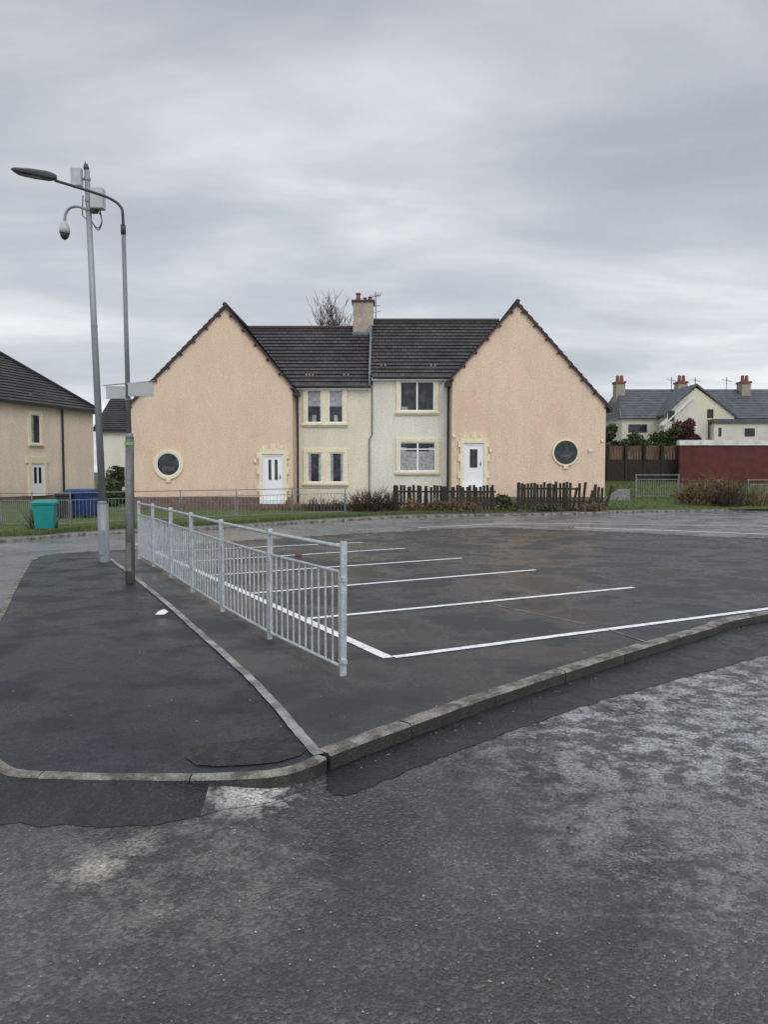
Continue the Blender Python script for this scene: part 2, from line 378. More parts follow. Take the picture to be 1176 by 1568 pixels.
b=B(); b.add([(*gp(905,777),.03),(*gp(965,777),.03),(fx(966,37),37,.70),(fx(948,37),37,.70)],[(0,1,2,3)]); b.make('footpath',m_farroad)
def blades(name,n,region,zf,h0,h1,mat):
    b=B()
    for _ in range(n):
        x,y=region(); z=zf(x,y); h=random.uniform(h0,h1); a=random.uniform(0,6.28); w=random.uniform(.01,.025)
        dx,dy=math.cos(a)*w,math.sin(a)*w; lx,ly=random.uniform(-.4,.4)*h,random.uniform(-.4,.4)*h
        b.v+=[Vector((x-dx,y-dy,z)),Vector((x+dx,y+dy,z)),Vector((x+lx,y+ly,z+h))]; k=len(b.v); b.f.append((k-3,k-2,k-1))
    me=bpy.data.meshes.new(name); me.from_pydata([tuple(p) for p in b.v],[],b.f); me.materials.append(mat)
    o=bpy.data.objects.new(name,me); scene.collection.objects.link(o)
def along():
    i=random.randrange(8,len(sK)-2); p=sK[i].lerp(sK[i+1],random.random()); return p.x,p.y+1.1+abs(random.gauss(0,.5))
blades('grass_verge',16000,along,lambda x,y:0,.04,.13,m_blade)
blades('garden_grass',9000,lambda:(random.uniform(gx0,19),random.uniform(32,42)),lambda x,y:1.15*((y-31.6)/11)**1.1,.04,.12,m_blade)
# ---------------------------------------------------------------- guard railings
def railing(name,pts,zs,h,mat,nb=11,r=.017,bar=.0095,post=.05):
    P=empty(name); posts=B(); rails=B(); bars=B()
    for i,(p,z) in enumerate(zip(pts,zs)):
        d=(Vector(pts[min(i+1,len(pts)-1)])-Vector(pts[max(i-1,0)])).normalized()
        e=post; lx,ly=random.uniform(-.01,.01),random.uniform(-.01,.01)
        posts.beam((p[0],p[1],z-.1),(p[0]+lx,p[1]+ly,z+h+.02),e,e*.6,up=(d.x,d.y,0))
    for i in range(len(pts)-1):
        a,c=Vector((*pts[i],zs[i])),Vector((*pts[i+1],zs[i+1])); d=(c-a).normalized(); g=.045
        a2,c2=a+d*g,c-d*g; Z=Vector((0,0,1))
        rails.tube([a+Z*(h-.02),c+Z*(h-.02)],r,8)
        rails.tube([a2+Z*(h-.22),c2+Z*(h-.22)],r*.8,8)
        rails.tube([a2+Z*.07,c2+Z*.07],r*.8,8)
        for q in (a2,c2):
            rails.beam(q+Z*.07,q+Z*(h-.22),r*1.5,r*1.5)
        for q in (a,c):
            for zz in (.12,h-.27): rails.beam(q+Z*zz-d*g,q+Z*zz+d*g,r*2.2,.03)
        for j in range(1,nb+1):
            q=a2.lerp(c2,j/(nb+1)); bars.tube([q+Z*.07,q+Z*(h-.22)],bar,6)
    posts.make('posts',mat,P,bevel=.004); rails.make('rails',mat,P); bars.make('bars',mat,P)
    return P
rp=[gp(525,1035),gp(413,979),gp(341,937),gp(295,907),gp(262,885),gp(235,868),gp(213,856)]
railing('guard_railing',rp,[0]*7,1.03,m_galv,nb=10)
fp=[gp(108,805),gp(195,800),gp(277,796),gp(362,793),gp(447,789),gp(529,786)]
railing('guard_railing',fp,[0]*6,.96,m_galv2,nb=14,post=.04,r=.014,bar=.007)
fp=[(-18,21.8),(-14.5,22.2),gp(0,806),gp(50,806),gp(108,805)]
railing('guard_railing',fp,[0]*5,.96,m_galv2,nb=14,post=.04,r=.014,bar=.007)
railing('garden_railing',[(fx(975,35),35),(fx(1040,35),35)],[.35,.35],1.05,m_galv2,nb=16,post=.07)
railing('garden_railing',[(fx(1147,33),33),(fx(1215,33),33.2)],[.1,.1],1.1,m_galv2,nb=16,post=.07)
# ---------------------------------------------------------------- main house
HS=empty('roughcast_house')
D=34.0; DM=35.0; RY=39.2; BK=44.4
def gable(tag,uL,uA,uR,vL,vA,vR,side):
    xL,xR,xA=fx(uL,D),fx(uR,D),fx(uA,D,vA); zL,zA,zR=fz(vL,D),fz(vA,D),fz(vR,D)
    B().prism([(xL,-.3),(xR,-.3),(xR,zR),(xA,zA-.03),(xL,zL)],D,BK).make(tag+'_walls',m_peach,HS)
    B().prism([(xL-.02,-.3),(xR+.02,-.3),(xR+.02,.42),(xL-.02,.42)],D-.03,D-.001).make(tag+'_base_course',m_base,HS)
    ov=.22; yf=D-.14
    for nm,xe,ze in (('l',xL,zL),('r',xR,zR)):
        s=-1 if nm=='l' else 1; sl=(zA-ze)/abs(xA-xe); xo=xe+s*ov; zo=ze-sl*ov
        nz=.05
        if nm=='l': roof(tag+'_roof_'+nm,(xo,BK+.1,zo+nz),(xo,yf,zo+nz),(xA,BK+.1,zA+nz),(xA,yf,zA+nz),m_tile,HS)
        else: roof(tag+'_roof_'+nm,(xo,yf,zo+nz),(xo,BK+.1,zo+nz),(xA,yf,zA+nz),(xA,BK+.1,zA+nz),m_tile,HS)
        b=B(); L=Vector((xo,0,zo)); A=Vector((xA,0,zA)); n=Vector((s*sl,0,1)).normalized()
        q=[(xo,zo-.05),(xA,zA-.07),(xA,zA+.07),(xo,zo+.08)]
        if s>0: q=q[::-1]
        b.prism(q,yf+.01,D-.004); b.make(tag+'_barge_'+nm,m_barge,HS)
        b=B(); k=int((A-L).length/.85)
        for i in range(k+1):
            p=L.lerp(A,(i+.4)/(k+.9)); b.beam(p+Vector((0,yf+.09,-.12)),p+Vector((0,yf+.09,-.12))+(A-L).normalized()*.08,.09,.12,up=(n.x,0,n.z))
        b.make(tag+'_verge_stubs_'+nm,m_barge,HS)
        b=B(); b.tube([(xo,yf,zo-.02),(xo,DM if (nm=='r')==(side=='L') else BK,zo-.02)],.055,8); b.make(tag+'_gutter_'+nm,m_gut,HS)
    b=B(); b.tube([(xA,yf-.02,zA+.07),(xA,BK,zA+.07)],.10,8); b.make(tag+'_ridge_tiles',m_barge,HS)
    return xL,xA,xR,zL,zA,zR
gL=gable('west_gable',200,345,448,620,470,592,'L')
gR=gable('east_gable',692,792,927,578,465,620,'R')
xm=fx(569,DM)
def midhalf(tag,x0,x1,xr0,xr1,ve,vr,mat):
    ze,zr=fz(ve,DM-.25),fz(vr,RY)
    B().box(x0,x1,DM,BK-1,-.3,ze+.06).make(tag+'_walls',mat,HS)
    roof(tag+'_roof',(xr0,DM-.25,ze),(xr1,DM-.25,ze),(xr0,RY,zr),(xr1,RY,zr),m_tile,HS)
    roof(tag+'_roof_back',(xr1,BK-1,ze),(xr0,BK-1,ze),(xr1,RY,zr),(xr0,RY,zr),m_tile,HS)
    b=B(); b.tube([(xr0,RY,zr+.02),(xr1,RY,zr+.02)],.11,8); b.make(tag+'_ridge_tiles',m_barge,HS)
    b=B(); b.box(max(x0,xr0),min(x1,xr1),DM-.2,DM-.003,ze-.16,ze-.02); b.make(tag+'_fascia',m_upvc,HS)
    b=B(); b.tube([(x0+.05,DM-.28,ze-.03),(x1-.02,DM-.28,ze-.03)],.065,8); b.make(tag+'_gutter',m_gut,HS)
    return ze,zr
zeL,zrL=midhalf('mid_west',gL[2]-.02,xm-.002,gL[1]+.02,xm-.1,591,503,m_cream)
zeR,zrR=midhalf('mid_east',xm+.002,gR[0]+.02,xm-.12,gR[1]-.02,577,492,m_pale)
b=B()
b.add([(xm-.13,DM-.27,zeL-.1),(xm-.13,RY,zrL-.1),(xm-.13,RY,zrR+.08),(xm-.13,DM-.27,zeR+.08),(xm-.04,DM-.27,zeL-.1),(xm-.04,RY,zrL-.1),(xm-.04,RY,zrR+.08),(xm-.04,DM-.27,zeR+.08)],
 [(0,1,2,3),(4,7,6,5),(0,3,7,4),(3,2,6,7)]); b.make('party_verge',m_lead,HS)
b=B()
b.tube([(fx(449,D)+.1,DM-.1,zeL-.1),(fx(449,D)+.1,DM-.1,0)],.045,8)
b.tube([(gR[0]-.1,DM-.08,zeR-.1),(gR[0]-.1,DM-.08,0)],.045,8)
b.make('downpipes',m_gut,HS)
b=B(); b.tube([(xm+.03,DM-.08,zeR-.15),(xm+.03,DM-.08,3.2),(xm-.1,DM-.08,3.0),(xm-.1,DM-.08,0)],.03,8); b.make('soil_pipe',m_lead,HS)
b=B(); b.box(gL[2]+.05,gL[2]+.28,D-.12,D+.3,gL[5]-.40,gL[5]-.24); b.box(gR[0]-.28,gR[0]-.05,D-.12,D+.3,gR[3]-.40,gR[3]-.24); b.make('kneelers',m_barge,HS)
cx0,cx1=fx(541,RY-.4),fx(572,RY-.4); cz=fz(463,RY-.4)
b=B(); b.box(cx0,cx1,RY-.45,RY+.45,zrL-1.2,cz); b.make('chimney_stack',M('chimney_roughcast',(.42,.34,.27),(.30,.26,.22),2,.9,.5,40,fine=.2,fscale=14),HS)
b=B(); b.box(cx0-.07,cx1+.07,RY-.52,RY+.52,cz,cz+.1); b.make('chimney_cope',m_barge,HS)
b=B(); b.box(cx0-.03,cx1+.06,RY-.55,RY+.48,zrL-.95,zrL-.28); b.make('chimney_flashing',m_lead,HS)
b=B()
for q,h,r in ((.25,.42,.13),(.58,.2,.1),(.82,.24,.1)):
    x=cx0+(cx1-cx0)*q; b.tube([(x,RY,cz+.1),(x,RY,cz+.1+h*.8),(x,RY,cz+.1+h*.82),(x,RY,cz+.1+h)],[r,r*.82,r*1.05,r*1.05],10)
b.make('chimney_pots',m_pot,HS)
b=B(); ax=cx1+.12; b.tube([(ax,RY-.2,cz-1.4),(ax,RY-.2,cz+.55)],.022,6)
b.tube([(ax-.35,RY-.4,cz+.2),(ax+.25,RY,cz+.45)],.014,5)
for i in range(7):
    t=i/6; p=Vector((ax-.35,RY-.4,cz+.2)).lerp(Vector((ax+.25,RY,cz+.45)),t); b.tube([p+Vector((-.08,.1,-.1-.05*(1-t))),p+Vector((.08,-.1,.1+.05*(1-t)))],.009,4)
for zz in (-.2,-.5): b.tube([(ax-.2,RY-.2,cz+zz),(ax+.25,RY-.2,cz+zz+.1)],.012,4)
b.make('tv_aerial',m_dark,HS)
b=B()
for u,v in ((469,575),(474,575),(479,575),(527,575),(533,575),):
    p=S(u,v,DM+.5); b.box(p.x-.035,p.x+.035,p.y-.1,p.y+.05,p.z-.05,p.z+.06)
for u,v in ((584,560),(590,560),(660,560),(666,560)):
    p=S(u,v,DM+.6); b.box(p.x-.035,p.x+.035,p.y-.1,p.y+.05,p.z-.05,p.z+.06)
b.make('roof_vents',M('pale_vents',(.34,.26,.22),(.3,.2,.18),3,.7),HS)
def ring(b,x0,x1,z0,z1,t,y0,y1,tb=None):
    tb=tb or t
    b.box(x0-t,x0,y0,y1,z0-tb,z1+t); b.box(x1,x1+t,y0,y1,z0-tb,z1+t)
    b.box(x0,x1,y0,y1,z1,z1+t); b.box(x0,x1,y0,y1,z0-tb,z0)
def window(tag,x0,x1,z0,z1,y,parent,div=(.5,),sur=.16,curt=None,mull=0,T=None,trans=None):
    b=B(); ring(b,x0,x1,z0,z1,sur,y-.09,y+.01)
    b.box(x0-sur-.06,x1+sur+.06,y-.14,y-.091,z0-.1,z0-.015)
    lights=[(x0,x1)]
    if mull:
        c=(x0+x1)/2; b.box(c-mull/2,c+mull/2,y-.088,y+.01,z0,z1); lights=[(x0,c-mull/2),(c+mull/2,x1)]
    b.make(tag+'_surround',m_sur,parent,T=T)
    fr=B(); gl=B(); cu=B()
    for a,c in lights:
        w=.055; ring(fr,a+w,c-w,z0+w,z1-w,w-.002,y-.045,y+.01)
        gl.box(a+.03,c-.03,y-.02,y+.005,z0+.03,z1-.03)
        for d_ in ([] if mull else div):
            x=a+(c-a)*d_; fr.box(x-.035,x+.035,y-.043,y-.021,z0+w,z1-w)
        if trans:
            zt=z0+(z1-z0)*trans; fr.box(a+w,c-w,y-.041,y-.021,zt-.025,zt+.025)
        if curt:
            for (t0,t1,b0,b1) in curt:
                A=a+w+(c-a-2*w)*t0; Z=a+w+(c-a-2*w)*t1; nf=max(1,int((Z-A)/.06)); zb=z0+w+(z1-z0-2*w)*b0; zt_=z0+w+(z1-z0-2*w)*b1
                for q in range(nf):
                    xa=A+(Z-A)*q/nf; xb=A+(Z-A)*(q+1)/nf; yy=-.026 if q%2 else -.031
                    cu.add([(xa,y+yy,zb),(xb,y-.057-yy,zb),(xb,y-.057-yy,zt_),(xa,y+yy,zt_)],[(0,1,2,3)])
    fr.make(tag+'_frame',m_upvc,parent,T=T); gl.make(tag+'_glass',m_glass,parent,T=T)
    if cu.v: cu.make(tag+'_curtains',m_curt,parent,T=T)
def W(tag,u0,u1,v0,v1,d,**k): window(tag,fx(u0,d),fx(u1,d),fz(v1,d),fz(v0,d),d,HS,**k)
W('window_upper_west',470,526,597,648,DM,mull=.3,curt=[(.0,1,.5,1),(.35,.65,0,.22)])
W('window_lower_west',470,527,693,739,DM,mull=.32,curt=[(0,.22,0,1),(.82,1,0,1)])
W('window_upper_east',612,665,584,630,DM,div=(.5,),curt=[(0.03,.2,.0,.12)])
W('window_lower_east',612,667,677,722,DM,div=(.5,),trans=.76,curt=[(.02,.16,0,.85),(.16,.48,.0,.70),(.52,.84,.0,.70),(.84,.98,0,.85)])
def door(tag,u0,u1,v0,v1,d,parent,pan):
    x0,x1,z0,z1=fx(u0,d),fx(u1,d),fz(v1,d),fz(v0,d)
    b=B(); s=.15
    b.box(x0-s,x0,d-.1,d+.01,z0,z1+.03); b.box(x1,x1+s,d-.1,d+.01,z0,z1+.03)
    b.box(x0-s,x1+s,d-.101,d+.01,z1+.031,z1+.27)
    for i,zz in enumerate((z0+.4,z0+1.15,z1-.15)):
        b.box(x0-s-.09,x0-s,d-.095,d+.01,zz,zz+.28); b.box(x1+s,x1+s+.09,d-.095,d+.01,zz,zz+.28)
    c=(x0+x1)/2; b.box(x0-s+.12,x0-s+.32,d-.108,d,z1+.271,z1+.37); b.box(x1+s-.32,x1+s-.12,d-.108,d,z1+.271,z1+.37)
    b.box(c-.12,c+.12,d-.11,d-.0,z1+.271,z1+.45); b.make(tag+'_surround',m_sur,parent)
    b=B(); ring(b,x0+.06,x1-.06,z0+.02,z1-.06,.058,d-.06,d,.02); b.box(x0+.062,x1-.062,d-.035,d,z0+.02,z1-.062)
    b.box(x0-.1,x1+.1,d-.3,d-.105,z0-.15,z0-.01)
    for (a,c_,e,f) in pan:
        ring(b,x0+(x1-x0)*a,x0+(x1-x0)*c_,z0+(z1-z0)*e,z0+(z1-z0)*f,.02,d-.045,d-.036)
    b.make(tag+'_leaf',m_upvc,parent)
    b=B()
    for (a,c_,e,f) in pan:
        if e>.3: b.box(x0+(x1-x0)*a,x0+(x1-x0)*c_,d-.04,d-.0355,z0+(z1-z0)*e,z0+(z1-z0)*f)
    b.box(x1-.17,x1-.13,d-.07,d-.036,z0+.95,z0+1.1)
    b.make(tag+'_glazing',m_glass,parent)
door('door_west',402,434,697,766,D,HS,[(.28,.42,.45,.9),(.58,.72,.45,.9),(.2,.42,.08,.3),(.58,.8,.08,.3)])
door('door_east',710,741,680,746,D,HS,[(.3,.68,.45,.88),(.25,.75,.08,.34)])
def porthole(tag,u,v,r0,r1,msur,fw,fm):
    x,z=fx(u,D,v),fz(v,D); n=36; R0=r0*D/F; R1=r1*D/F
    def disc(b,ra,rb,y0,y1):
        vs=[]
        for k in range(n):
            t=2*math.pi*k/n; c,s=math.cos(t),math.sin(t)
            vs+=[(x+ra*c,y0,z+ra*s),(x+rb*c,y0,z+rb*s),(x+ra*c,y1,z+ra*s),(x+rb*c,y1,z+rb*s)]
        fs=[]
        for k in range(n):
            a=4*k; c=4*((k+1)%n); fs+=[(a,c,c+1,a+1),(a+1,c+1,c+3,a+3),(a,a+2,c+2,c)]
        b.add(vs,fs)
    b=B(); disc(b,R0,R1,D-.07,D); b.box(x-.09,x+.09,D-.09,D-.0,z-R1-.12,z-R1+.03); b.make(tag+'_surround',msur,HS)
    b=B(); disc(b,R0-fw,R0-.002,D-.05,D); b.make(tag+'_frame',fm,HS)
    b=B(); b.tube([(x,D-.03,z),(x,D-.001,z)],R0-fw+.01,32); b.make(tag+'_glass',m_glass,HS)
    b=B(); rr=R0-fw-.03
    for q in range(6):
        xa=-rr*.62+rr*1.24*q/6; xb=xa+rr*1.24/6; b.add([(x+xa,D-.032,z-rr*.62),(x+xb,D-.0345,z-rr*.62),(x+xb,D-.0345,z-rr*.2),(x+xa,D-.032,z-rr*.2)],[(0,1,2,3)])
    b.make(tag+'_blind',M(tag+'_net',(.09,.10,.11),(.05,.055,.06),6,.4),HS)
porthole('round_window_west',258,711,18,23,m_sur,.04,m_upvc)
porthole('round_window_east',866,693,18,20.5,m_sur,.13,m_dark)
b=B()
for u,v,w,h in ((391,706,.1,.14),(695,668,.1,.1),(903,690,.1,.1),(922,675,.1,.1),(751,690,.08,.14)):
    b.box(fx(u,D)-w/2,fx(u,D)+w/2,D-.1,D-.001,fz(v,D)-h/2,fz(v,D)+h/2)
b.make('wall_boxes',m_upvc,HS,bevel=.01)
# ---------------------------------------------------------------- neighbouring house (left)
NH=empty('neighbour_house')
T=Matrix.Translation((-20.75,32.4,0))@Matrix.Rotation(math.radians(75.75),4,'Z')
EZ=5.2; RZ=8.7; LW=14.0; DP=8.4
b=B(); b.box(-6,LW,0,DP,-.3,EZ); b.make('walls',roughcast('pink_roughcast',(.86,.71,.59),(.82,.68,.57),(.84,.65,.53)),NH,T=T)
o=.3
roof('roof_front',(-6,-o,EZ-.1),(LW+o,-o,EZ-.1),(-6,DP/2,RZ),(LW-DP/2,DP/2,RZ),m_tile,NH,T=T)
roof('roof_hip',(LW+o,-o,EZ-.1),(LW+o,DP+o,EZ-.1),(LW-DP/2,DP/2,RZ),(LW-DP/2,DP/2+.01,RZ),m_tile,NH,T=T)
roof('roof_back',(LW+o,DP+o,EZ-.1),(-6,DP+o,EZ-.1),(LW-DP/2,DP/2,RZ),(-6,DP/2,RZ),m_tile,NH,T=T)
b=B(); b.tube([(LW+o,-o,EZ-.05),(LW-DP/2,DP/2,RZ+.05)],.1,8); b.tube([(-6,DP/2,RZ+.05),(LW-DP/2,DP/2,RZ+.05)],.1,8); b.make('hip_tiles',m_tile,NH,T=T)
b=B(); b.box(-6,LW+o+.02,-o-.06,-o-.002,EZ-.26,EZ-.08); b.box(LW+o+.002,LW+o+.06,-o-.06,DP+o,EZ-.26,EZ-.08)
b.tube([(11.1,-.08,EZ-.1),(11.1,-.08,0)],.06,8); b.make('gutter_and_pipe',m_gut,NH,T=T)
b=B(); b.box(-6,LW+o,-o-.001,0,EZ-.24,EZ-.12); b.make('soffit',m_upvc,NH,T=T)
b=B()
for t in (3,6.5,9,12): b.box(t,t+.2,.35,.5,EZ+.42,EZ+.5)
b.make('roof_vents',m_galv2,NH,T=T)
window('window',8.55,9.3,3.0,4.55,0,NH,div=(),T=T,curt=[(0,.3,0,1)])
window('window_near',2.5,4.0,3.0,4.55,0,NH,div=(.5,),T=T)
b=B(); ring(b,8.5,9.5,.25,1.95,.2,-.1,-.002,.01); b.box(8.15,9.85,-.105,-.001,1.97,2.3); b.make('door_surround',m_sur,NH,T=T)
b=B(); b.box(8.5,9.5,-.05,-.001,.25,1.95); b.make('door',m_upvc,NH,T=T)
b=B(); b.box(8.72,8.92,-.06,-.051,.9,1.75); b.box(9.08,9.28,-.06,-.051,.9,1.75); b.make('door_glazing',m_glass,NH,T=T)
b=B(); b.box(-6,LW+.02,-.03,-.001,-.2,.25); b.make('base_course',m_base,NH,T=T)
FH=empty('distant_house')
d=58; x0=fx(150,d); x1=fx(245,d); ez=fz(656,d); rz=fz(614,d)
b=B(); b.box(x0,x1,d,d+8,-.2,ez); b.make('walls',m_pale,FH)
b=B(); b.box(fx(178,d),fx(190,d),d-.05,d-.002,fz(745,d),fz(715,d)); b.make('window',m_glass,FH)
roof('roof',(x0-.3,d-.3,ez-.1),(x1+.3,d-.3,ez-.1),(x0-.3,d+4,rz+.7),(x1-4,d+4,rz+.7),m_tile,FH)
roof('roof_hip',(x1+.3,d-.3,ez-.1),(x1+.3,d+8.3,ez-.1),(x1-4,d+4,rz+.7),(x1-4,d+4.01,rz+.7),m_tile,FH)
b=B(); b.box(x0-.3,x1+.3,d-.36,d-.302,ez-.25,ez-.05); b.make('gutter',m_gut,FH)
# ---------------------------------------------------------------- right background houses
RH=empty('slate_roof_cottage')
d=60; m_cot=M('cottage_render',(.64,.60,.52),(.54,.50,.44),.8,.9,.4,30); m_cot2=M('cottage_cream',(.64,.60,.46),(.57,.54,.42),.8,.9,.4,30)
X=lambda u:fx(u,d); Z=lambda v:fz(v,d)
b=B(); b.box(X(952),X(1300),d,d+7,1.5,Z(641)); b.make('walls',m_cot,RH)
roof('roof',(X(949),d-.25,Z(641)),(X(1300),d-.25,Z(641)),(X(965),d+3.5,Z(596)+.35),(X(1300),d+3.5,Z(596)+.35),m_slate,RH,step=.4,lift=.02)
roof('roof_hip',(X(949),d+7.2,Z(641)),(X(949),d-.25,Z(641)),(X(965),d+3.6,Z(596)+.35),(X(965),d+3.5,Z(596)+.35),m_slate,RH,step=.4,lift=.02)
dg=d-1.6
b=B(); b.prism([(fx(1020,dg),1.5),(fx(1124,dg),1.5),(fx(1124,dg),fz(636,dg)),(fx(1064,dg),fz(594,dg)),(fx(1020,dg),fz(632,dg))],dg,d+2); b.make('front_gable',m_cot2,RH)
for s,(ue,ve) in ((0,(1015,638)),(1,(1129,642))):
    a=(fx(ue,dg),fz(ve,dg)); c=(fx(1064,dg),fz(591,dg)); b=B()
    q=[a,c,(c[0],c[1]+.16),(a[0],a[1]+.16)]
    b.prism(q,dg-.15,d+2.5); b.make('gable_roof_%d'%s,m_slate,RH)
b=B(); b.prism([(X(998),1.5),(X(1062),1.5),(X(1062),Z(650)),(X(1040),Z(616)),(X(998),Z(655))],d-2.6,d-1.7); b.make('lower_gable',m_cot,RH)
b=B(); p=(X(996),Z(656)); c=(X(1040),Z(615)); b.prism([p,c,(c[0],c[1]+.14),(p[0],p[1]+.14)],d-2.7,d-1.7); b.make('lower_gable_verge',m_coping,RH)
b=B(); b.box(X(1066),X(1300),d-3.2,d-1.65,1.5,Z(652)); b.make('extension',m_cot,RH)
b=B(); b.box(X(1066)-.1,X(1300),d-3.35,d-1.64,Z(652)+.002,Z(652)+.3); b.make('extension_eave',m_slate,RH)
b=B()
for u0,u1,v0,v1,dd in ((1022,1032,629,645,d-2.61),(1082,1091,627,640,dg-.01),(1100,1104,655,668,d-3.21),(962,990,650,662,d-.01),(1140,1155,656,668,d-3.21)):
    b.box(fx(u0,dd),fx(u1,dd),dd-.05,dd,fz(v1,dd),fz(v0,dd))
b.make('windows',m_glass,RH)
b=B()
for u0,u1 in ((958,972),(1057,1071),(1158,1172)): b.box(X(u0),X(u1),d+2.6,d+3.6,Z(620),Z(588)+.35)
b.make('chimneys',M('chimney_render',(.36,.32,.24),(.27,.22,.18),2,.9),RH)
b=B()
for u0,u1 in ((957,973),(1056,1072),(1157,1173)):
    b.box(X(u0),X(u1),d+2.5,d+3.7,Z(588)+.351,Z(588)+.5)
    for k in (.3,.7):
        x=X(u0)+(X(u1)-X(u0))*k; b.tube([(x,d+3,Z(588)+.5),(x,d+3,Z(578)+.5)],[.16,.13],8)
b.make('chimney_pots',m_pot,RH)
b=B()
for u in (1050,1088,1138):
    x=X(u); b.tube([(x,d+3.2,Z(610)),(x,d+3.2,Z(576)+.3)],.03,5); b.tube([(x-.4,d+3.2,Z(580)+.3),(x+.4,d+3.2,Z(583)+.3)],.02,4)
b.box(X(1078),X(1090),d+1.2,d+1.4,Z(607),Z(597)); b.make('aerials',m_dark,RH)
PH=empty('pale_bungalow'); d2=70
b=B(); b.prism([(fx(905,d2),1.5),(fx(946,d2),1.5),(fx(946,d2),fz(640,d2)),(fx(920,d2),fz(612,d2)),(fx(905,d2),fz(625,d2))],d2,d2+6); b.make('walls',m_coping,PH)
b=B(); b.beam((fx(920,d2),d2,fz(610,d2)),(fx(949,d2),d2,fz(642,d2)),.5,.2,up=(0,0,1)); b.beam((fx(920,d2),d2,fz(610,d2)),(fx(900,d2),d2,fz(632,d2)),.5,.2); b.make('roof_edge',m_slate,PH)
b=B(); y=40.5; WL=empty('boundary_wall')
b.box(fx(1041,y),fx(1300,y),y,y+.25,.4,fz(682,y)); b.make('wall_face',m_maroon,WL)
b=B(); b.box(fx(1041,y)-.05,fx(1300,y),y-.06,y+.31,fz(682,y)+.001,fz(674,y)); b.make('coping',m_coping,WL)
FN=empty('timber_fence'); b=B(); y=41.5; x=fx(926,y)
while x<fx(1041,y): b.box(x,x+.135,y,y+.02,.9,fz(683,y)+random.uniform(-.02,.03)); x+=.15
b.make('boards',m_wood2,FN)
b=B(); b.box(fx(926,y),fx(1041,y),y-.25,y-.05,.6,fz(704,y)); b.make('lower_sleepers',m_wood3,FN)
b=B()
for u in (930,957,985,1012,1038): b.box(fx(u,y)-.06,fx(u,y)+.06,y-.3,y-.01,.6,fz(680,y))
b.make('posts',m_wood,FN)
b=B(); y=31.0; b.box(fx(205,y),fx(600,y),y,y+.22,-.1,fz(772,y)); b.make('garden_wall',m_base)
# ---------------------------------------------------------------- picket fences
def picket(name,u0,u1,y,z0,h,mat,step=.14,lean=.03,wild=None):
    P=empty(name); b=B(); x=fx(u0,y); x1=fx(u1,y)
    while x<x1:
        L=random.gauss(0,lean); hh=h*random.uniform(.94,1.05)
        if wild and x>wild: L=random.gauss(.12,.18); hh*=random.uniform(.75,1.05)
        if not(wild and x>wild and random.random()<.2):
            yy=y+random.uniform(-.01,.01)
            b.beam((x,yy,z0),(x+L*hh,yy,z0+hh),.105,.018,up=(0,1,0))
        x+=step
    b.make('slats',mat,P)
    b=B(); b.beam((fx(u0,y),y+.035,z0+h*.3),(x1,y+.035,z0+h*.28),.04,.07); b.beam((fx(u0,y),y+.035,z0+h*.78),(x1 if not wild else wild+.4,y+.035,z0+h*.77),.04,.07)
    x=fx(u0,y)
    while x<=x1: b.box(x-.045,x+.045,y+.06,y+.15,z0-.2,z0+h); x+=1.8
    b.make('rails_and_posts',mat,P)
picket('picket_fence',604,760,29.6,.0,1.0,m_wood,step=.128)
picket('picket_fence',795,931,30.2,.05,1.06,m_wood,step=.125,wild=fx(875,30.2),lean=.015)
# ---------------------------------------------------------------- vegetation
def shrub(name,c,rx,ry,h,n,mat,spread=.35,r=.008,leaf=0,lmat=None):
    P=empty(name); b=B(); lf=B(); cx,cy,cz=c
    for _ in range(n):
        a=random.uniform(0,6.28); q=random.random()**.5; x=cx+rx*q*math.cos(a)*.6; y=cy+ry*q*math.sin(a)*.6
        hh=h*random.uniform(.45,1)*(1-.35*q); p=Vector((x,y,cz-.05)); d=Vector((random.gauss(0,spread)+.5*q*math.cos(a),random.gauss(0,spread),1)).normalized()
        pts=[p]
        for k in range(4):
            d=(d+Vector((random.gauss(0,.22),random.gauss(0,.22),.05))).normalized(); p=p+d*hh/4; pts.append(p)
        b.tube(pts,[r,r*.85,r*.7,r*.5,r*.25],4,cap=False)
        for k in (1,2,3):
            for _2 in range(2):
                q0=pts[k]; dd=(pts[k+1]-pts[k]).normalized()+Vector((random.gauss(0,.6),random.gauss(0,.6),.1)); q1=q0+dd.normalized()*hh*random.uniform(.12,.3)
                b.tube([q0,q1],[r*.5,r*.25],3,cap=False)
                for _3 in range(leaf):
                    w=q0.lerp(q1,random.random())+Vector([random.gauss(0,.05) for _ in range(3)]); s=random.uniform(.02,.05)
                    e=[w+Vector([random.gauss(0,s) for _ in range(3)]) for _ in range(4)]; lf.add(e,[(0,1,2),(0,2,3)])
    b.make('stems',mat,P)
    if lf.v: lf.make('leaves',lmat,P)
def bush(name,c,rx,ry,rz,n,mat,s=.07):
    P=empty(name); lf=B(); st=B(); c=Vector(c); cl=[]
    for _ in range(max(6,n//250)):
        a=random.uniform(0,6.28); q=random.random()**.5; z=random.uniform(-.7,.8)
        cl.append((c+Vector((rx*q*math.cos(a)*.8,ry*q*math.sin(a)*.8,rz*z)),random.uniform(.25,.5)))
    for cc,r in cl:
        st.tube([(c.x,c.y,c.z-rz),c.lerp(cc,.5)-Vector((0,0,rz*.3)),cc],[.03,.02,.01],5,cap=False)
        for _ in range(n//len(cl)):
            v=Vector([random.gauss(0,1) for _ in range(3)]).normalized()*(random.random()**.4)*r; v.x*=rx; v.y*=ry; v.z*=rz; w=cc+v
            q=s*random.uniform(.5,1.2); lf.add([w+Vector([random.gauss(0,q) for _ in range(3)]) for _ in range(4)],[(0,1,2),(0,2,3)])
    lf.make('leaves',mat,P); st.make('stems',m_twig,P)
